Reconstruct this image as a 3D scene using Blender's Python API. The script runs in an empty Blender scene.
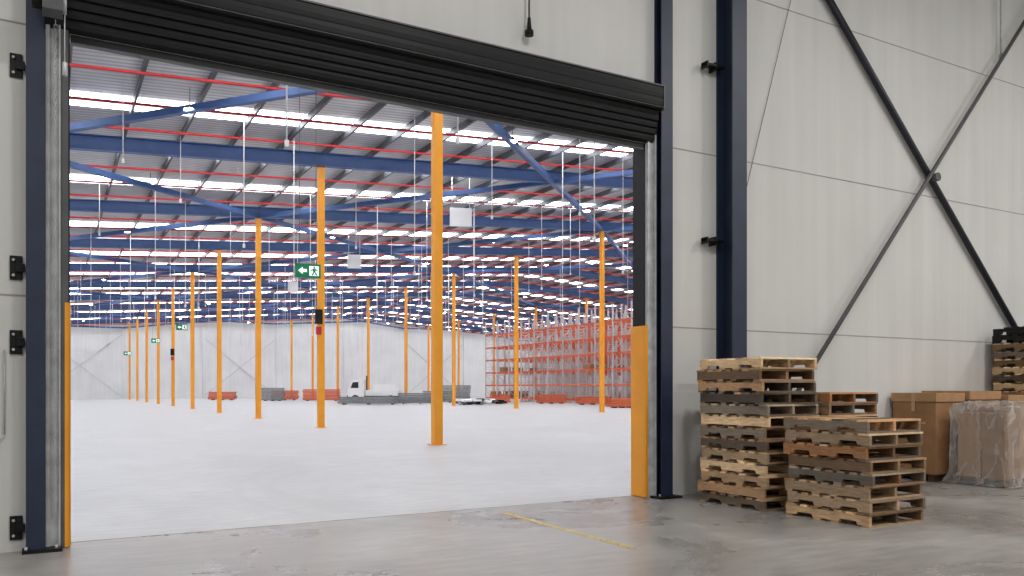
import bpy, bmesh, math, random
from mathutils import Vector, Matrix
random.seed(7)
S=bpy.context.scene
try:
    S.view_settings.view_transform='Standard'
    S.view_settings.look='None'
except Exception as e: print(e)

# ---------------------------------------------------------------- materials
def nt(name):
    m=bpy.data.materials.new(name); m.use_nodes=True
    t=m.node_tree; b=t.nodes['Principled BSDF']
    return m,t,b
def mat(name,col,rough=.6,metal=0.,var=.12,scale=3.,bump=0.,stretch=(1,1,1),spec=.5):
    m,t,b=nt(name); N=t.nodes; L=t.links
    tc=N.new('ShaderNodeTexCoord'); mp=N.new('ShaderNodeMapping'); mp.inputs['Scale'].default_value=stretch
    no=N.new('ShaderNodeTexNoise'); no.inputs['Scale'].default_value=scale; no.inputs['Detail'].default_value=5
    L.new(tc.outputs['Object'],mp.inputs[0]); L.new(mp.outputs[0],no.inputs['Vector'])
    r=N.new('ShaderNodeValToRGB'); r.color_ramp.elements[0].position=.3; r.color_ramp.elements[1].position=.7
    r.color_ramp.elements[0].color=[c*(1-var) for c in col]+[1]
    r.color_ramp.elements[1].color=[min(1,c*(1+var)) for c in col]+[1]
    L.new(no.outputs['Fac'],r.inputs[0]); L.new(r.outputs[0],b.inputs['Base Color'])
    b.inputs['Roughness'].default_value=rough; b.inputs['Metallic'].default_value=metal
    b.inputs['Specular IOR Level'].default_value=spec
    if bump:
        bp=N.new('ShaderNodeBump'); bp.inputs['Strength'].default_value=bump; bp.inputs['Distance'].default_value=.02
        L.new(no.outputs['Fac'],bp.inputs['Height']); L.new(bp.outputs[0],b.inputs['Normal'])
    return m
def emis(name,col,st):
    m,t,b=nt(name)
    b.inputs['Base Color'].default_value=(*col,1); b.inputs['Emission Color'].default_value=(*col,1)
    b.inputs['Emission Strength'].default_value=st
    return m

M={}
M['blue']=mat('navy_steel_paint',(.015,.024,.055),.45,var=.2)
M['blued']=mat('dark_navy_steel_paint',(.006,.008,.016),.45,var=.2)
M['blue2']=mat('roof_blue_steel_paint',(.04,.095,.26),.5,var=.1)
M['orange']=mat('orange_steel_paint',(.85,.34,.015),.45,var=.05)
M['red']=mat('red_pipe_paint',(.52,.02,.025),.5,var=.1)
M['black']=mat('black_steel',(.005,.005,.006),.5,var=.3,spec=.3)
M['darkgrey']=mat('dark_grey_steel',(.09,.09,.095),.5,var=.2)
M['galv']=mat('galvanised_steel',(.5,.51,.52),.4,.25,var=.2,scale=8)
M['galvd']=mat('rack_upright_steel',(.55,.52,.52),.5,.1,var=.1)
M['galvp']=mat('galvanised_beam_bundle',(.22,.23,.24),.45,.2,var=.3,scale=6)
M['purlin']=mat('purlin_steel',(.08,.085,.1),.5,.3,var=.1)
M['rackor']=mat('rack_beam_orange',(.62,.115,.04),.5,var=.1)
M['white']=mat('white_paint',(.8,.8,.8),.5,var=.03)
M['seam']=mat('joint_sealant',(.33,.32,.3),.8,var=.1)
M['seamw']=mat('far_brace_steel',(.56,.56,.56),.8,var=.1)
M['green']=mat('exit_green',(.0,.22,.09),.4,var=.05)
M['signwhite']=emis('sign_white',(.9,1,.92),.6)
M['sky']=emis('skylight_translucent',(.955,.97,1.),9.6)
M['lamp']=emis('lamp_lens',(1,.98,.95),40.)
M['card']=mat('cardboard',(.29,.15,.065),.75,var=.15,scale=5)
M['cardl']=mat('cardboard_light',(.40,.23,.11),.75,var=.15,scale=5)
M['tape']=mat('packing_tape',(.45,.3,.16),.3,var=.1)
M['rubber']=mat('rubber_tyre',(.02,.02,.02),.8)
M['glass']=mat('dark_window_glass',(.02,.025,.03),.1)
M['yellowline']=mat('faded_yellow_line_paint',(.5,.38,.14),.7,var=.4,scale=25)

def wallmat(name,c):
    m,t,b=nt(name); N=t.nodes; L=t.links
    tc=N.new('ShaderNodeTexCoord')
    mp=N.new('ShaderNodeMapping'); mp.inputs['Scale'].default_value=(3.,3.,.12)
    n1=N.new('ShaderNodeTexNoise'); n1.inputs['Scale'].default_value=1.3; n1.inputs['Detail'].default_value=6
    n2=N.new('ShaderNodeTexNoise'); n2.inputs['Scale'].default_value=.5; n2.inputs['Detail'].default_value=4
    L.new(tc.outputs['Object'],mp.inputs[0]); L.new(mp.outputs[0],n1.inputs['Vector']); L.new(tc.outputs['Object'],n2.inputs['Vector'])
    mx=N.new('ShaderNodeMath'); mx.operation='ADD'; L.new(n1.outputs['Fac'],mx.inputs[0]); L.new(n2.outputs['Fac'],mx.inputs[1])
    mr=N.new('ShaderNodeMapRange'); mr.inputs[1].default_value=.7; mr.inputs[2].default_value=1.3; mr.inputs[3].default_value=0; mr.inputs[4].default_value=1
    L.new(mx.outputs[0],mr.inputs[0])
    r=N.new('ShaderNodeValToRGB'); r.color_ramp.elements[0].color=[x*.9 for x in c]+[1]; r.color_ramp.elements[1].color=[x*1.04 for x in c]+[1]
    L.new(mr.outputs[0],r.inputs[0]); L.new(r.outputs[0],b.inputs['Base Color'])
    b.inputs['Roughness'].default_value=.65
    return m
M['wall']=wallmat('precast_wall_paint',(.65,.645,.625))
M['wallw']=wallmat('white_wall_panel',(.74,.74,.74))

def floormat(name,c,rough,arcs=True,var=.2,arck=1.,stains=0):
    m,t,b=nt(name); N=t.nodes; L=t.links
    tc=N.new('ShaderNodeTexCoord')
    n1=N.new('ShaderNodeTexNoise'); n1.inputs['Scale'].default_value=.45; n1.inputs['Detail'].default_value=8; n1.inputs['Roughness'].default_value=.65
    n1.inputs['Distortion'].default_value=.6
    L.new(tc.outputs['Object'],n1.inputs['Vector'])
    n2=N.new('ShaderNodeTexNoise'); n2.inputs['Scale'].default_value=6; n2.inputs['Detail'].default_value=8
    mp=N.new('ShaderNodeMapping'); mp.inputs['Scale'].default_value=(.35,1.6,1); mp.inputs['Rotation'].default_value=(0,0,.5)
    L.new(tc.outputs['Object'],mp.inputs[0]); L.new(mp.outputs[0],n2.inputs['Vector'])
    ad=N.new('ShaderNodeMath'); ad.operation='MULTIPLY_ADD'; ad.inputs[1].default_value=.45
    L.new(n2.outputs['Fac'],ad.inputs[0]); L.new(n1.outputs['Fac'],ad.inputs[2])
    mr=N.new('ShaderNodeMapRange'); mr.inputs[1].default_value=.55; mr.inputs[2].default_value=.9; L.new(ad.outputs[0],mr.inputs[0])
    r=N.new('ShaderNodeValToRGB'); r.color_ramp.elements[0].color=[x*(1-var) for x in c]+[1]; r.color_ramp.elements[1].color=[x*(1+var*.5) for x in c]+[1]
    L.new(mr.outputs[0],r.inputs[0])
    out=r.outputs[0]
    def dark(fac,k,out):
        mm=N.new('ShaderNodeMath'); mm.operation='MULTIPLY'; mm.inputs[1].default_value=k; L.new(fac,mm.inputs[0])
        mx=N.new('ShaderNodeMix'); mx.data_type='RGBA'; mx.inputs['B'].default_value=[x*.35 for x in c]+[1]
        L.new(mm.outputs[0],mx.inputs['Factor']); L.new(out,mx.inputs['A']); return mx.outputs['Result']
    if stains:
        for sc,lo,hi,k in ((1.1,.5,.75,.3),(2.6,.57,.78,.2)):
            n=N.new('ShaderNodeTexNoise'); n.inputs['Scale'].default_value=sc; n.inputs['Detail'].default_value=6; n.inputs['Distortion'].default_value=.2; n.inputs['Roughness'].default_value=.55
            L.new(tc.outputs['Object'],n.inputs['Vector'])
            q=N.new('ShaderNodeMapRange'); q.inputs[1].default_value=lo; q.inputs[2].default_value=hi; L.new(n.outputs['Fac'],q.inputs[0])
            out=dark(q.outputs[0],k,out)
    if arcs:
        for (cx,cy,rr,wd,st) in ((7.2,11.5,4.4,.25,.45),(5.5,4.5,4.6,.3,.35),(7.6,11.4,5.3,.12,.4),(9.,12.5,6.2,.12,.3)):
            v=N.new('ShaderNodeVectorMath'); v.operation='SUBTRACT'; v.inputs[1].default_value=(cx,cy,0)
            L.new(tc.outputs['Object'],v.inputs[0])
            ln=N.new('ShaderNodeVectorMath'); ln.operation='LENGTH'; L.new(v.outputs[0],ln.inputs[0])
            s=N.new('ShaderNodeMath'); s.operation='SUBTRACT'; s.inputs[1].default_value=rr; L.new(ln.outputs['Value'],s.inputs[0])
            a=N.new('ShaderNodeMath'); a.operation='ABSOLUTE'; L.new(s.outputs[0],a.inputs[0])
            q=N.new('ShaderNodeMapRange'); q.inputs[1].default_value=0; q.inputs[2].default_value=wd; q.inputs[3].default_value=st*arck; q.inputs[4].default_value=0
            L.new(a.outputs[0],q.inputs[0])
            sh=N.new('ShaderNodeMapRange'); sh.inputs[1].default_value=.38; sh.inputs[2].default_value=.62; L.new(n2.outputs['Fac'],sh.inputs[0])
            k=N.new('ShaderNodeMath'); k.operation='MULTIPLY'; L.new(q.outputs[0],k.inputs[0]); L.new(sh.outputs[0],k.inputs[1])
            out=dark(k.outputs[0],1,out)
    L.new(out,b.inputs['Base Color'])
    rm=N.new('ShaderNodeMapRange'); rm.inputs[1].default_value=.3; rm.inputs[2].default_value=.7; rm.inputs[3].default_value=rough-.1; rm.inputs[4].default_value=rough+.15
    L.new(n1.outputs['Fac'],rm.inputs[0]); L.new(rm.outputs[0],b.inputs['Roughness'])
    return m
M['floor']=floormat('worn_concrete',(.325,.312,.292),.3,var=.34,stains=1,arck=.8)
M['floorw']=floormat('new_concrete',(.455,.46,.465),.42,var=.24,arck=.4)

def roofmat():
    m,t,b=nt('foil_roof_sheet'); N=t.nodes; L=t.links
    tc=N.new('ShaderNodeTexCoord'); w=N.new('ShaderNodeTexWave'); w.bands_direction='Y'; w.inputs['Scale'].default_value=1.2; w.inputs['Distortion'].default_value=.4
    L.new(tc.outputs['Object'],w.inputs['Vector'])
    n=N.new('ShaderNodeTexNoise'); n.inputs['Scale'].default_value=.8; n.inputs['Detail'].default_value=4; L.new(tc.outputs['Object'],n.inputs['Vector'])
    mu=N.new('ShaderNodeMath'); mu.operation='MULTIPLY'; L.new(w.outputs['Fac'],mu.inputs[0]); L.new(n.outputs['Fac'],mu.inputs[1])
    r=N.new('ShaderNodeValToRGB'); r.color_ramp.elements[0].color=(.36,.36,.38,1); r.color_ramp.elements[1].color=(.68,.68,.71,1); r.color_ramp.elements[1].position=.6
    L.new(mu.outputs[0],r.inputs[0]); L.new(r.outputs[0],b.inputs['Base Color'])
    b.inputs['Roughness'].default_value=.45; b.inputs['Metallic'].default_value=.25
    return m
M['roof']=roofmat()

def woodmat():
    m,t,b=nt('pallet_timber'); N=t.nodes; L=t.links
    at=N.new('ShaderNodeAttribute'); at.attribute_name='Col'
    tc=N.new('ShaderNodeTexCoord'); mp=N.new('ShaderNodeMapping'); mp.inputs['Scale'].default_value=(4,4,30)
    n=N.new('ShaderNodeTexNoise'); n.inputs['Scale'].default_value=2; n.inputs['Detail'].default_value=6
    L.new(tc.outputs['Object'],mp.inputs[0]); L.new(mp.outputs[0],n.inputs['Vector'])
    mr=N.new('ShaderNodeMapRange'); mr.inputs[1].default_value=.3; mr.inputs[2].default_value=.7; mr.inputs[3].default_value=.72; mr.inputs[4].default_value=1.2
    L.new(n.outputs['Fac'],mr.inputs[0])
    v=N.new('ShaderNodeVectorMath'); v.operation='SCALE'; L.new(at.outputs['Color'],v.inputs[0]); L.new(mr.outputs[0],v.inputs['Scale'])
    L.new(v.outputs[0],b.inputs['Base Color']); b.inputs['Roughness'].default_value=.8
    return m
M['wood']=woodmat()
def filmmat():
    m,t,b=nt('stretch_wrap_film'); N=t.nodes; L=t.links
    b.inputs['Base Color'].default_value=(.62,.6,.58,1); b.inputs['Roughness'].default_value=.14
    tc=N.new('ShaderNodeTexCoord')
    mp=N.new('ShaderNodeMapping'); mp.inputs['Scale'].default_value=(1,1,.45); mp.inputs['Rotation'].default_value=(.3,.3,0)
    L.new(tc.outputs['Object'],mp.inputs[0])
    n=N.new('ShaderNodeTexNoise'); n.inputs['Scale'].default_value=3.2; n.inputs['Detail'].default_value=2; n.inputs['Distortion'].default_value=.7
    L.new(mp.outputs[0],n.inputs['Vector'])
    s=N.new('ShaderNodeMath'); s.operation='SUBTRACT'; s.inputs[1].default_value=.5; L.new(n.outputs['Fac'],s.inputs[0])
    a=N.new('ShaderNodeMath'); a.operation='ABSOLUTE'; L.new(s.outputs[0],a.inputs[0])
    mr=N.new('ShaderNodeMapRange'); mr.inputs[1].default_value=0; mr.inputs[2].default_value=.03; mr.inputs[3].default_value=.52; mr.inputs[4].default_value=.28  # film highlights painted in: alpha rises along thin wavy lines
    L.new(a.outputs[0],mr.inputs[0]); L.new(mr.outputs[0],b.inputs['Alpha'])
    bp=N.new('ShaderNodeBump'); bp.inputs['Strength'].default_value=.9; bp.inputs['Distance'].default_value=.08
    L.new(n.outputs['Fac'],bp.inputs['Height']); L.new(bp.outputs[0],b.inputs['Normal'])
    return m
M['film']=filmmat()

# ---------------------------------------------------------------- mesh builder
class B:
    def __init__(s,name,mats):
        s.name=name; s.bm=bmesh.new(); s.mats=mats; s.col=None
        s.lay=s.bm.loops.layers.color.new('Col') if 'wood' in mats else None
    def _f(s,f,mi):
        f.material_index=s.mats.index(mi)
        if s.lay and s.col:
            for l in f.loops: l[s.lay]=(*s.col,1)
    def hexa(s,v,mi):
        vs=[s.bm.verts.new(p) for p in v]
        for q in ((0,3,2,1),(4,5,6,7),(0,1,5,4),(1,2,6,5),(2,3,7,6),(3,0,4,7)):
            s._f(s.bm.faces.new([vs[i] for i in q]),mi)
    def box(s,a,b,mi,T=None):
        x0,y0,z0=a; x1,y1,z1=b
        v=[Vector(p) for p in ((x0,y0,z0),(x1,y0,z0),(x1,y1,z0),(x0,y1,z0),(x0,y0,z1),(x1,y0,z1),(x1,y1,z1),(x0,y1,z1))]
        if T: v=[T@p for p in v]
        s.hexa(v,mi)
    def bar(s,p0,p1,w,h,mi,up=(0,0,1)):
        p0=Vector(p0);p1=Vector(p1); d=(p1-p0).normalized(); u=Vector(up)
        if abs(d.dot(u))>.99: u=Vector((0,1,0))
        r=d.cross(u).normalized(); u=r.cross(d).normalized()
        r*=w/2; u*=h/2
        s.hexa([p0-r-u,p0+r-u,p1+r-u,p1-r-u,p0-r+u,p0+r+u,p1+r+u,p1-r+u],mi)
    def ibeam(s,p0,p1,w,h,mi,up=(0,0,1),t=.02):
        p0=Vector(p0);p1=Vector(p1); d=(p1-p0).normalized(); u=Vector(up)
        r=d.cross(u).normalized(); u=r.cross(d).normalized()
        s.bar(p0+u*(h/2-t/2),p1+u*(h/2-t/2),w,t,mi,u); s.bar(p0-u*(h/2-t/2),p1-u*(h/2-t/2),w,t,mi,u)
        s.bar(p0,p1,t,h-2*t,mi,u)
    def cyl(s,p0,p1,r,mi,n=10,r1=None):
        p0=Vector(p0);p1=Vector(p1); d=(p1-p0).normalized()
        u=Vector((0,0,1)) if abs(d.z)<.9 else Vector((1,0,0))
        a=d.cross(u).normalized(); b=d.cross(a).normalized(); r1=r if r1 is None else r1
        c0=[];c1=[]
        for i in range(n):
            th=2*math.pi*i/n; o=a*math.cos(th)+b*math.sin(th)
            c0.append(s.bm.verts.new(p0+o*r)); c1.append(s.bm.verts.new(p1+o*r1))
        for i in range(n):
            j=(i+1)%n; f=s.bm.faces.new((c0[i],c1[i],c1[j],c0[j])); s._f(f,mi); f.smooth=True
        s._f(s.bm.faces.new(c0),mi); s._f(s.bm.faces.new(c1[::-1]),mi)
    def prism(s,poly,ax,a0,a1,mi,T=None):
        def P(p,a):
            v={'x':(a,p[0],p[1]),'y':(p[0],a,p[1]),'z':(p[0],p[1],a)}[ax]
            v=Vector(v); return T@v if T else v
        A=[s.bm.verts.new(P(p,a0)) for p in poly]; C=[s.bm.verts.new(P(p,a1)) for p in poly]
        n=len(poly)
        for i in range(n):
            j=(i+1)%n; s._f(s.bm.faces.new((A[i],A[j],C[j],C[i])),mi)
        s._f(s.bm.faces.new(A[::-1]),mi); s._f(s.bm.faces.new(C),mi)
    def done(s,loc=(0,0,0),bevel=0):
        bmesh.ops.recalc_face_normals(s.bm,faces=s.bm.faces)
        me=bpy.data.meshes.new(s.name); s.bm.to_mesh(me); s.bm.free()
        for k in s.mats: me.materials.append(M[k])
        o=bpy.data.objects.new(s.name,me); o.location=loc; S.collection.objects.link(o)
        if bevel:
            md=o.modifiers.new('bevel','BEVEL'); md.width=bevel; md.segments=2; md.limit_method='ANGLE'
        return o
def dup(o,loc,rot=0):
    n=bpy.data.objects.new(o.name.split('.')[0],o.data); n.location=loc; n.rotation_euler=(0,0,rot)
    S.collection.objects.link(n); return n

# ---------------------------------------------------------------- layout
WY=8.7; WB=8.95; XL=.15; XR=7.06; ZO=4.84
X0,X1,Y1=-12.4,94.,125.4
RX=40.8
def rz(x): return 11.9-.0656*abs(x-RX)
def sz(x): return rz(x)+.9
GY=[19.57+10.56*k for k in range(10)]
GX=[8.88,29.6,50.6,71.5]

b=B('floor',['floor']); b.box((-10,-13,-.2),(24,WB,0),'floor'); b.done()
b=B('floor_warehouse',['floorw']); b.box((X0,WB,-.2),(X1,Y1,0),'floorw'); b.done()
b=B('wall_front',['wall','seam'])
b.box((X0,WY,0),(XL,WB,13),'wall'); b.box((XR,WY,0),(X1,WB,13),'wall'); b.box((XL,WY,ZO),(XR,WB,13),'wall')
for z in (2.35,4.85,7.3,9.75):
    b.box((XR+.34,WY-.004,z-.008),(24,WY+.01,z+.008),'seam')
    b.box((-10,WY-.004,z-.008),(XL-.3,WY+.01,z+.008),'seam')
b.box((7.46,WY-.004,0),(7.475,WY+.01,10.4),'seam')
b.done()
b=B('wall_left',['wall']); b.box((-10.25,-13,0),(-10,WY,10.4),'wall'); b.done()
b=B('wall_right',['wall']); b.box((24,-13,0),(24.25,WY,10.4),'wall'); b.done()
b=B('wall_rear',['wall']); b.box((-10.25,-13.25,0),(24.25,-13,10.4),'wall'); b.done()
b=B('ceiling',['roof','purlin']); b.box((-10.25,-13.25,10.4),(24.25,WY,10.5),'roof')
for i in range(12): b.box((-10,-12+i*1.8,10.15),(24,-11.92+i*1.8,10.4),'purlin')
b.done()
b=B('wall_far',['wallw','seamw']); b.box((X0,Y1,0),(X1,Y1+.25,13),'wallw')
for k in range(10):
    x=X0+10.6*k
    b.box((x,Y1-.3,0),(x+.25,Y1,rz(x)),'wallw')
    if k in (1,3,6):
        b.bar((x,Y1-.15,.2),(x+10.6,Y1-.15,9),.09,.09,'seamw'); b.bar((x+10.6,Y1-.15,.2),(x,Y1-.15,9),.09,.09,'seamw')
b.done()
b=B('wall_warehouse_left',['wallw']); b.box((X0-.25,WB,0),(X0,Y1,10),'wallw'); b.done()
b=B('wall_warehouse_right',['wallw']); b.box((X1,WB,0),(X1+.25,Y1,10),'wallw'); b.done()
b=B('ceiling_warehouse_roof',['roof','sky','purlin'])
for xa,xb in ((X0,RX),(RX,X1)):
    za,zb=sz(xa),sz(xb)
    b.hexa([(xa,WB,za),(xb,WB,zb),(xb,Y1,zb),(xa,Y1,za),(xa,WB,za+.08),(xb,WB,zb+.08),(xb,Y1,zb+.08),(xa,Y1,za+.08)],'roof')
    y=19.57-10.56+2.64
    while y<Y1-1:
        for o in (-.42,.42):
            h=.2
            b.hexa([(xa,y+o-h,za-.03),(xb,y+o-h,zb-.03),(xb,y+o+h,zb-.03),(xa,y+o+h,za-.03),(xa,y+o-h,za-.005),(xb,y+o-h,zb-.005),(xb,y+o+h,zb-.005),(xa,y+o+h,za-.005)],'sky')
        y+=5.28
x=X0+.6
while x<X1:
    b.box((x-.035,WB,sz(x)-.28),(x+.035,Y1,sz(x)-.05),'purlin'); x+=1.75
b.done()
b=B('roof_rafters',['blue2'])
for y in GY:
    for xa,xb in ((X0,RX),(RX,X1)):
        b.ibeam((xa,y,rz(xa)+.3),(xb,y,rz(xb)+.3),.28,.5,'blue2',t=.03)
b.done()
b=B('roof_cross_bracing',['blue2'])
GXX=[-12.3]+GX+[93.8]
for i in range(len(GXX)-1):
    xa,xb=GXX[i],GXX[i+1]
    for k in range(0,9,2):
        ya=GY[k]; yb=GY[k]+21.12
        if yb>Y1: yb=Y1-.1
        for (p,q) in (((xa,ya),(xb,yb)),((xa,yb),(xb,ya))):
            b.bar((p[0],p[1],rz(p[0])+.1),(q[0],q[1],rz(q[0])+.1),.2,.2,'blue2')
b.done()
b=B('sprinkler_pipes',['red'])
y=10.3
while y<Y1-.6:
    for xa,xb in ((X0+.3,RX),(RX,X1-.3)):
        b.cyl((xa,y,sz(xa)-.42),(xb,y,sz(xb)-.42),.043,'red',6)
    y+=2.64
b.done()
for x in GX:
    b=B('steel_column',['orange','darkgrey'])
    h=rz(x)
    b.box((-.12,-.12,.02),(.12,.12,h),'orange'); b.box((-.2,-.2,0),(.2,.2,.02),'orange'); b.box((-.16,-.16,h-.03),(.16,.16,h),'orange')
    o=None
    for y in GY:
        if o is None: o=b.done((x,y,0),bevel=.012)
        else:
            n=dup(o,(x,y,0)); md=n.modifiers.new('bevel','BEVEL'); md.width=.012; md.segments=2
b=B('high_bay_lamp',['lamp','darkgrey'])
b.cyl((0,0,0),(0,0,.02),.16,'lamp',16); b.cyl((0,0,.02),(0,0,.16),.17,'darkgrey',16,.07); b.cyl((0,0,.16),(0,0,.65),.012,'darkgrey',6)
xs=[3.5,14.2,24.8,35.5,46.,56.7]; first=None
for i,x in enumerate(xs):
    for k in range(0,10):
        y=GY[k]+5.3
        if y>Y1-2: continue
        z=sz(x)-.85
        if first is None: first=b.done((x,y,z))
        else: dup(first,(x,y,z))
b=B('cable_droppers',['white'])
rnd=random.Random(3)
for x in (1.8,3.9,5.5,7.5,10.6,12.2,14.5,17.,18.5,20.,22.5,25.5,27.5,31.,33.,37.):
    for k in range(9):
        y=GY[k]-3+rnd.uniform(-2.5,3.5)
        z=rnd.choice((5.4,6.2,6.8,7.5,8.)) 
        b.cyl((x,y,z),(x,y,sz(x)-.06),.016,'white',6); b.box((x-.035,y-.035,z-.12),(x+.035,y+.035,z),'white')
b.done()
def board(y,w,h):
    b=B('hanging_sign_board',['white'])
    b.box((-w,-.04,-h),(w,.04,h),'white')
    for dx in (-w*.8,w*.8): b.cyl((dx,0,h),(dx,0,sz(16.3)-9.3),.015,'white',6)
    o=b.done((16.3,y,9.3)); o.rotation_euler=(0,0,-.35)
for y,w,h in ((33.3,.5,.42),(48.2,.42,.42),(62.7,.38,.4)): board(y,w,h)
def exit_sign(loc,top,w=.62):
    b=B('exit_sign',['green','signwhite','darkgrey'])
    h=w*.55
    b.box((-w/2,-.04,-h/2),(w/2,.04,h/2),'green')
    s=w/.62
    for sy,dy in ((-1,-.043),(1,.043)):
        pl=[(-.24,0),(-.13,.09),(-.13,.035),(-.03,.035),(-.03,-.035),(-.13,-.035),(-.13,-.09)]
        b.prism([(p[0]*s,p[1]*s) for p in pl],'y',min(dy,dy-sy*.004),max(dy,dy-sy*.004),'signwhite')
        b.box((.03*s,min(dy,dy-sy*.004),-.12*s),(.26*s,max(dy,dy-sy*.004),.12*s),'signwhite')
        e=dy+sy*.004; e0,e1=min(dy,e),max(dy,e)
        b.cyl((.15*s,e0,.085*s),(.15*s,e1,.085*s),.026*s,'green',10)
        b.prism([(.11*s,.055*s),(.18*s,.055*s),(.18*s,-.02*s),(.12*s,-.02*s)],'y',e0,e1,'green')
        b.prism([(.12*s,-.02*s),(.155*s,-.02*s),(.12*s,-.11*s),(.08*s,-.11*s)],'y',e0,e1,'green')
        b.prism([(.145*s,-.02*s),(.175*s,-.02*s),(.23*s,-.1*s),(.19*s,-.11*s)],'y',e0,e1,'green')
        b.prism([(.12*s,.05*s),(.12*s,.02*s),(.06*s,-.01*s),(.06*s,.02*s)],'y',e0,e1,'green')
        b.prism([(.17*s,.05*s),(.17*s,.02*s),(.23*s,.0*s),(.23*s,.03*s)],'y',e0,e1,'green')
    for dx in (-.2*s,.2*s): b.cyl((dx,0,h/2),(dx,0,top-loc[2]),.008,'darkgrey',6)
    o=b.done(loc); return o
exit_sign((5.53,19.87,4.39),sz(5.5)).rotation_euler=(0,0,-.1)
for x,y,z,w in ((6.6,50.,5.,.6),(6.8,65.2,5.,.6),(6.8,90.5,5.,.7)):
    exit_sign((x,y,z),sz(x),w)
b=B('electrical_panel',['black','red']); b.box((-.14,-.1,3.9),(.14,-.005,4.45),'black'); b.box((-.1,-.09,3.5),(.1,-.005,3.8),'red')
o=b.done((8.75,GY[1]-.125,0),bevel=.01)
dup(o,(8.8,GY[5]-.125,.3))

# ---------------------------------------------------------------- racking
def rack(x,ya,nb,H,name='pallet_rack',D=1.0,L=2.75):
    b=B(name,['galvd','rackor','card','galvp'])
    for i in range(nb+1):
        y=i*L
        for xx in (0,D):
            b.box((xx-.06,y-.06,0),(xx+.06,y+.06,H),'galvd')
        z=.3; s=0
        while z<H-.9:
            b.bar((0,y,z),(D,y,z),.06,.06,'galvd',(0,1,0))
            a,c=((0,D) if s else (D,0)); b.bar((a,y,z),(c,y,z+.9),.06,.06,'galvd',(0,1,0)); z+=.9; s=1-s
    z=.35; rr=random.Random(21)
    while z<H-.3:
        for i in range(nb):
            for xx in (0,D):
                b.box((xx-.03,i*L+.05,z-.08),(xx+.03,(i+1)*L-.05,z+.08),'rackor')
            if rr.random()<.1 and z<5:
                o=i*L+.2+rr.random()*1.1
                b.box((.08,o,z+.08),(.92,o+1.1,z+.08+rr.uniform(.4,.9)),rr.choice(['card','galvp']))
        z+=1.45
    return b.done((x,ya,0))
r1=rack(44.5,54,11,9.2)
for x in (46.6,49.2,51.8,54.4,57.,59.8,63.,67.): dup(r1,(x,54+ (x-44)*.3,0))

def beam_pile(name,loc,L,W,H,key,rot=0,gap=.16):
    b=B(name,[key,'darkgrey','wood']); b.col=(.35,.22,.12)
    for i in range(3):
        xx=-L/2+.4+i*(L-.8)/2; b.box((xx-.05,-W/2,0),(xx+.05,W/2,.1),'wood')
    z=.1; rr=random.Random(int(L*100))
    while z<H:
        y=-W/2
        while y<W/2-.05:
            o=rr.uniform(-.12,.12); b.box((-L/2+o,y,z),(L/2+o,y+gap*.8,z+gap*.8),key); y+=gap
        z+=gap
    o=b.done(loc); o.rotation_euler=(0,0,rot); return o
beam_pile('steel_beam_pile',(25.2,70.5,0),5.2,1.6,.7,'galvp',-.5)
beam_pile('steel_beam_pile',(30.2,70.3,0),4,2,.95,'galvp',-.4)
beam_pile('steel_beam_pile',(34.5,75.5,0),3,1.6,1.1,'galvp',-.5)
beam_pile('rack_beam_pile',(18.5,104.6,0),3,1.5,1.0,'rackor',-.4)
beam_pile('rack_beam_pile',(25.2,100.7,0),3,1.5,1.1,'rackor',-.4)
beam_pile('rack_beam_pile',(27.5,93,0),4,1.5,1.3,'rackor',-.4)
beam_pile('rack_beam_pile',(34.5,98,0),3,1.5,1.2,'rackor',-.4)
beam_pile('steel_beam_pile',(22.6,96,0),2.4,1.5,1.4,'galvp',-.4)
beam_pile('rack_beam_pile',(38.6,70,0),1.8,1.4,.8,'rackor',-.3)
beam_pile('rack_beam_pile',(42.,66,0),2.8,1.2,.9,'rackor',-.3)
beam_pile('rack_beam_pile',(42.6,60,0),2.8,1.2,.7,'rackor',-.3)
beam_pile('rack_beam_pile',(37.4,48.9,0),2.0,1.2,.65,'rackor',-.3)
beam_pile('steel_beam_pile',(43.3,90,0),3.4,1.5,1.7,'galvp',-.3)
b=B('flatbed_truck',['white','black','rubber','galvd','glass'])
b.box((-1.6,-.9,.55),(3.2,.9,.75),'black')
b.box((-1.6,-1.,.75),(1.6,1.,1.3),'white')
b.prism([(1.75,.6),(3.3,.6),(3.35,1.3),(3.0,2.25),(1.75,2.3)],'y',-.95,.95,'white')
b.prism([(2.3,1.5),(3.05,1.5),(2.85,2.05),(2.3,2.08)],'y',-.97,-.94,'glass'); b.prism([(2.3,1.5),(3.05,1.5),(2.85,2.05),(2.3,2.08)],'y',.94,.97,'glass')
b.box((3.3,-.85,.5),(3.42,.85,.8),'black')
b.box((-1.3,-.7,1.3),(.9,.7,1.85),'white')
for x in (-.8,2.6):
    for y in (-1.,.75): b.cyl((x,y,.42),(x,y+.25,.42),.42,'rubber',16); b.cyl((x,y-.01,.42),(x,y+.26,.42),.2,'galvd',12)
b.bar((1.65,0,.8),(1.65,0,2.7),.12,.12,'black')
o=b.done((28.2,74.6,0),bevel=.03); o.rotation_euler=(0,0,math.pi-.5)
def heap(loc,seed,n=26):
    b=B('packing_material_heap',['white','black','darkgrey'])
    rr=random.Random(seed)
    for i in range(n):
        x,y=rr.uniform(-1.8,1.8),rr.uniform(-.8,.8); T=Matrix.Translation((x,y,rr.uniform(.12,.45)))@Matrix.Rotation(rr.uniform(0,3),4,'Z')@Matrix.Rotation(rr.uniform(-.4,.4),4,'X')
        b.box((-.35,-.18,-.09),(.35,.18,.09),rr.choice(['white','black','darkgrey']),T)
    b.done(loc)
heap((32.6,63.5,0),5); heap((35.2,66.5,0),6)

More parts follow.
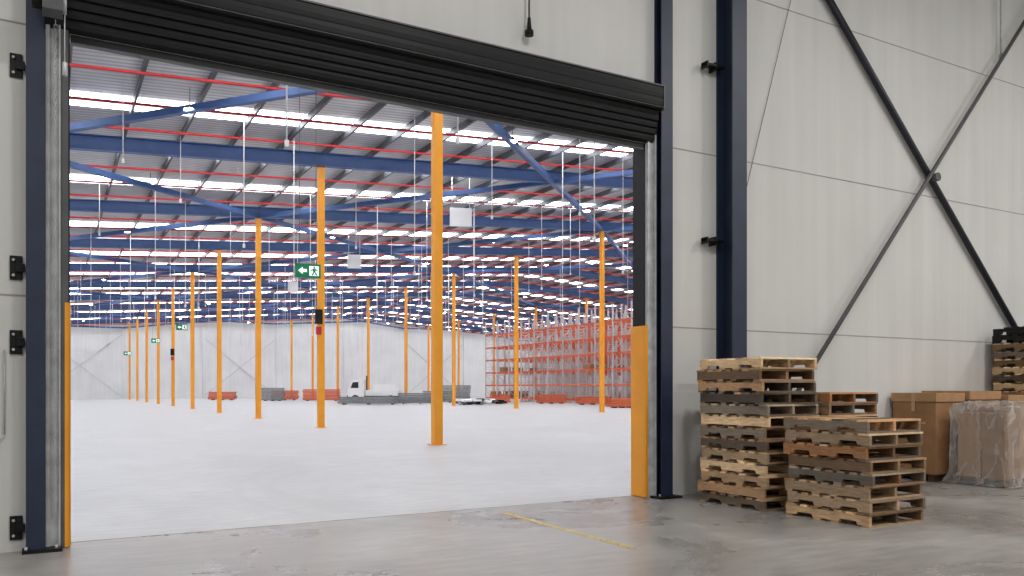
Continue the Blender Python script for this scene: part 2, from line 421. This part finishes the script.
# ---------------------------------------------------------------- roller door and jambs
b=B('roller_shutter_door',['black','darkgrey','galv'])
def arc(y0,z0,y1,z1,n,amp):
    out=[]
    for i in range(n):
        t=i/n; y=y0+(y1-y0)*t; z=z0+(z1-z0)*t
        out+=[(y,z),(y-amp,z-abs(z1-z0)/n*.45),(y,z-abs(z1-z0)/n*.9)]
    return out
prof=[(WY-.002,5.56),(8.46,5.56),(8.44,5.535)]+arc(8.44,5.50,8.45,5.28,2,.006)+[(8.47,5.25),(8.53,5.24)]+arc(8.55,5.2,8.66,4.86,4,.01)+[(WY-.002,4.84)]
b.prism(prof,'x',XL-.22,XR+.1,'black')
b.box((XL-.25,8.42,4.98),(XL-.22,WY-.002,5.58),'black'); b.box((XR+.1,8.43,5.24),(XR+.12,WY-.002,5.57),'darkgrey')
b.box((XL-.2,8.425,5.545),(XR+.1,8.45,5.562),'darkgrey'); b.box((XL-.2,8.43,5.264),(XR+.1,8.445,5.27),'darkgrey')
b.box((XL+.02,8.71,4.76),(XR-.02,8.76,4.838),'black')
b.box((XL+.02,8.705,4.755),(XR-.02,8.765,4.768),'darkgrey')
b.done()
b=B('door_jamb_frame',['blue','galv','black','orange','darkgrey'])
b.ibeam((-.115,8.62,0),(-.115,8.62,10.3),.15,.15,'blue',up=(0,-1,0),t=.012)
b.ibeam((7.31,8.62,0),(7.31,8.62,10.3),.2,.15,'blue',up=(0,-1,0),t=.012)
b.box((-.035,8.64,0),(.0,WY,4.95),'galv'); b.box((.0,8.675,0),(.07,WY,4.95),'galv'); b.box((.07,8.63,0),(.085,WY,4.95),'galv'); b.box((.085,8.66,0),(.15,8.7,4.95),'darkgrey')
b.box((7.07,8.66,0),(7.10,WY,4.95),'galv'); b.box((7.10,8.675,0),(7.17,WY,4.95),'galv'); b.box((7.16,8.62,0),(7.185,WY,4.95),'galv')
b.box((XR-.012,WY,0),(XR,WB+.01,ZO),'black'); b.box((XL,WY,0),(XL+.012,WB+.01,ZO),'black')
b.box((XR-.03,8.685,0.01),(XR+.0,WB+.03,2.35),'orange'); b.box((XR-.03,8.66,0.01),(XR+.012,8.69,2.35),'orange')
b.box((XL,8.685,.01),(XL+.02,WB+.03,2.3),'orange'); b.box((XL-.03,8.655,.01),(XL+.0,8.665,2.3),'orange')
b.box((-.22,8.5,0),(.1,WY,.03),'black'); b.box((7.12,8.45,0),(7.5,WY,.03),'black')
for x in (-.19,.05,7.17,7.45): b.cyl((x,8.53,.03),(x,8.53,.06),.015,'galv',6)
b.done()
for z in (4.45,2.6,1.92,.22):
    b=B('wall_fixing_plate',['black','galv']); b.box((-.05,-.02,-.11),(.05,0,.11),'black')
    b.box((.0,-.05,-.04),(.07,-.02,.04),'black')
    for dz in (-.07,.07): b.cyl((-.02,-.04,dz),(-.02,-.02,dz),.014,'galv',6)
    b.done((-.27,WY,z),bevel=.004)
b=B('hoist_chain',['galv'])
z=4.9; i=0
while z>.35:
    r=Vector((.012,0,0)) if i%2 else Vector((0,.012,0))
    for sgn in (-1,1): b.bar(Vector((.045,8.6,z))+r*sgn,Vector((.045,8.6,z-.045))+r*sgn,.006,.006,'galv')
    b.bar(Vector((.045,8.6,z))-r,Vector((.045,8.6,z))+r,.006,.006,'galv'); b.bar(Vector((.045,8.6,z-.045))-r,Vector((.045,8.6,z-.045))+r,.006,.006,'galv')
    z-=.038; i+=1
b.done()
b=B('chain_hoist_motor',['darkgrey','black','galv'])
b.box((-.06,8.2,4.84),(.1,8.41,5.12),'darkgrey'); b.cyl((-.14,8.3,4.95),(-.06,8.3,4.95),.09,'black',16); b.cyl((.1,8.3,4.93),(.13,8.3,4.93),.075,'galv',16)
b.cyl((.115,8.3,4.4),(.115,8.3,4.9),.006,'galv',6); b.cyl((.115,8.3,4.3),(.115,8.3,4.42),.022,'galv',8)
b.box((-.04,8.4,4.85),(.08,8.42,5.3),'darkgrey')
b.done(bevel=.01)
b=B('wall_conduit',['galv']); b.cyl((-2.,8.68,1.0),(-.42,8.68,1.0),.006,'galv',8); b.cyl((-.42,8.68,1.0),(-.36,8.68,1.08),.006,'galv',8); b.cyl((-.36,8.68,1.08),(-.36,8.68,1.85),.006,'galv',8); b.done()

def wallcol(x):
    b=B('wall_steel_column',['blue','black'])
    b.ibeam((0,-.17,0),(0,-.17,10.35),.28,.32,'blue',up=(0,-1,0),t=.022)
    b.box((-.2,-.38,0),(.2,0,.025),'black')
    for z in (1.2,3.6,6.08,8.5):
        b.box((-.46,-.16,z-.02),(-.12,-.04,z+.01),'black'); b.box((-.28,-.14,z-.07),(-.26,-.0,z+.05),'black'); b.box((-.46,-.17,z-.06),(-.44,-.04,z+.03),'black')
    return b.done((x,WY,0))
wallcol(8.49); wallcol(19.05)
b=B('wall_cross_brace',['blued','darkgrey'])
b.cyl((18.58,8.62,0.0+.1),(8.5,8.62,9.7),.055,'blued',12)
b.cyl((8.6,8.53,.03),(17.7,8.53,10.3),.036,'darkgrey',12)
b.cyl((13.33,8.5,5.15),(13.33,8.66,5.15),.075,'darkgrey',12)
b.done()
b=B('thin_wall_cable',['black']); b.cyl((9.88,8.68,7.46),(8.93,8.68,4.43),.004,'black',6); b.cyl((9.88,8.68,7.46),(10.2,8.68,10),.004,'black',6); b.done()
b=B('hanging_sensor',['darkgrey','black']); b.cyl((5.15,8.6,6.05),(5.15,8.6,10.35),.012,'darkgrey',8); b.cyl((5.15,8.6,5.9),(5.15,8.6,6.08),.035,'black',12,.02); b.cyl((5.15,8.6,5.86),(5.15,8.6,5.92),.055,'black',12); b.done()
b=B('wall_pipe_dropper',['galv']); b.cyl((15.4,8.6,7.7),(15.4,8.6,10.35),.02,'galv',8); b.cyl((15.4,8.6,7.6),(15.4,8.6,7.72),.04,'galv',10); b.done()
b=B('yellow_floor_line',['yellowline']); b.box((4.7,6.0,0),(4.77,8.5,.003),'yellowline'); b.done()
b=B('door_threshold_joint',['seam']); b.box((XL,WB-.008,0),(XR,WB+.008,.003),'seam'); b.done()

# ---------------------------------------------------------------- pallets
PW,PL,PH=.93,1.13,.1445
tones=[(.68,.53,.38),(.60,.47,.34),(.74,.61,.46),(.52,.41,.30),(.64,.54,.43),(.62,.44,.28),(.80,.68,.53),(.52,.47,.41),(.42,.36,.30),(.58,.52,.45)]
def pallet(b,x,y,z,rot,dark=False,rr=random,mk='wood'):
    T=Matrix.Translation((x,y,z))@Matrix.Rotation(rot,4,'Z')
    base=rr.choice(tones)
    if dark: base=(.03,.03,.035)
    def tone(k=1):
        f=rr.uniform(.7,1.2)*k; bb=base
        if not dark and rr.random()<.2: bb=rr.choice(tones)
        b.col=tuple(min(1,c*f) for c in bb)
    w,l=PW/2,PL/2
    for yy,bw in ((-l,.1),(-.17,.1),(.07,.1),(l-.1,.1)):
        tone(); b.box((-w+rr.uniform(-.008,.008),yy,0),(w+rr.uniform(-.008,.008),yy+bw,.02),mk,T)
    for xx in (-w,-.02,w-.04):
        tone(.95)
        zt=.122; zb=.02; n=rr.choice((.035,.04,.04,0.001))
        pl=[(-l,zb),(-l+.15,zb),(-l+.165,zb+n),(-l+.375,zb+n),(-l+.39,zb),
            (l-.39,zb),(l-.375,zb+n),(l-.165,zb+n),(l-.15,zb),(l,zb),(l,zt),(-l,zt)]
        b.prism(pl,'x',xx,xx+.04,mk,T)
    yy=-l; ws=[.14,.1,.1,.1,.1,.1,.14]; gap=(PL-sum(ws))/6
    for i,bw in enumerate(ws):
        if rr.random()>.04:
            tone(1.15); b.box((-w+rr.uniform(-.014,.014),yy,.122),(w+rr.uniform(-.014,.014),yy+bw,.143),mk,T)
        yy+=bw+gap
def stack(name,cx,cy,n,jit=.018,seed=1,rot=0,darktop=0,twist=None,tw=.05):
    rr=random.Random(seed); b=B(name,['wood'])
    for i in range(n):
        a=rr.uniform(-.03,.03); dx=0
        if twist and i>=twist: a+=tw; dx=-.03
        pallet(b,rr.uniform(-jit,jit)+dx,rr.uniform(-jit,jit),i*PH,a,i>=n-darktop,rr)
    o=b.done((cx,cy,0)); o.rotation_euler=(0,0,rot); return o
stack('wooden_pallet_stack',7.49+.47,6.96+.58,13,.035,1,twist=9,tw=-.05)
stack('wooden_pallet_stack',7.58+.475,5.6+.575,8,.03,12)
stack('wooden_pallet_stack',8.52+.49,6.88+.575,10,.022,3)
stack('wooden_pallet_stack',15.0+.5,7.4+.58,18,.02,4,darktop=2)

# ---------------------------------------------------------------- cartons
def crate(x0,y0,x1,y1,h,k):
    b=B('cardboard_pallet_box',['card','cardl','wood','tape']); b.col=(.3,.19,.1)
    for i in range(3):
        yy=y0+.05+i*((y1-y0)-.2)/2; b.box((x0+.02,yy,0),(x1-.02,yy+.1,.1),'wood')
    b.box((x0,y0,.1),(x1,y1,.12),'wood')
    b.box((x0+.01,y0+.01,.12),(x1-.01,y1-.01,h-.12),k); b.box((x0-.01,y0-.01,h-.14),(x1+.01,y1+.01,h),'cardl')
    b.box((x0-.012,(y0+y1)/2-.03,h-.3),(x0-.009,(y0+y1)/2+.03,h),'tape')
    b.box((x0+.004,(y0+y1)/2-.2,h-.5),(x0+.012,(y0+y1)/2+.2,h-.47),'tape')
    b.done(bevel=.006)
crate(12.24,7.85,13.0,8.62,1.42,'card')
crate(13.06,7.8,13.95,8.62,1.45,'card')
crate(14.0,7.7,14.9,8.6,1.38,'card')
b=B('plastic_wrapped_carton_load',['card','cardl','wood','film']); b.col=(.4,.27,.15)
x0,y0,x1,y1=12.42,6.85,13.75,7.7
for i in range(3):
    yy=y0+.03+i*((y1-y0)-.16)/2; b.box((x0,yy,0),(x1,yy+.1,.1),'wood')
for i in range(6):
    xx=x0+i*(x1-x0-.12)/5; b.box((xx,y0,.1),(xx+.12,y1,.12),'wood')
for i in range(2):
    for j in range(3):
        b.box((x0+.05+j*.41,y0+.06+i*.37,.12),(x0+.45+j*.41,y0+.41+i*.37,[1.12,1.2,1.1][j]),'cardl' if (i+j)%2 else 'card')
rr=random.Random(9)
def ring(z,o):
    pts=[]
    n=14
    per=[(x0-o,y0-o),(x1+o,y0-o),(x1+o,y1+o),(x0-o,y1+o)]
    for k in range(4):
        p,q=per[k],per[(k+1)%4]
        for i in range(n):
            t=i/n; pts.append((p[0]+(q[0]-p[0])*t+rr.uniform(-.02,.02),p[1]+(q[1]-p[1])*t+rr.uniform(-.02,.02),z+rr.uniform(-.012,.012)))
    return pts
rings=[ring(z,o) for z,o in ((.02,.1),(.08,.07),(.16,.045),(.3,.03),(.45,.035),(.6,.025),(.75,.035),(.9,.025),(1.03,.03),(1.16,.025),(1.25,-.02),(1.29,-.12))]
V=[[b.bm.verts.new(p) for p in r] for r in rings]
for a in range(len(V)-1):
    n=len(V[a])
    for i in range(n):
        f=b.bm.faces.new((V[a][i],V[a][(i+1)%n],V[a+1][(i+1)%n],V[a+1][i])); b._f(f,'film')
f=b.bm.faces.new(V[-1]); b._f(f,'film')
b.done()

# ---------------------------------------------------------------- lights
def area(name,loc,sx,sy,p,col=(1,.985,.96)):
    l=bpy.data.lights.new(name,'AREA'); l.shape='RECTANGLE'; l.size=sx; l.size_y=sy; l.energy=p; l.color=col
    o=bpy.data.objects.new(name,l); o.location=loc; S.collection.objects.link(o); return o
for x in (-4,5,14,21):
    for y in (-7,1.5):
        area('bay_ceiling_light',(x,y,9.9),1.4,.6,375)
b=B('bay_light_housing',['darkgrey'])
for x in (-4,5,14,21):
    for y in (-7,1.5): b.box((x-.75,y-.35,9.92),(x+.75,y+.35,10.14),'darkgrey')
b.done()
w=bpy.data.worlds.new('world'); S.world=w; w.use_nodes=True
w.node_tree.nodes['Background'].inputs[0].default_value=(.6,.75,1,1); w.node_tree.nodes['Background'].inputs[1].default_value=.6

c=bpy.data.cameras.new('camera'); c.sensor_width=36; c.lens=810/1024*36; c.shift_y=100/1024; c.clip_end=400
o=bpy.data.objects.new('camera',c); o.location=(0,0,1.5); o.rotation_euler=(math.radians(90),0,math.radians(-29.7))
S.collection.objects.link(o); S.camera=o
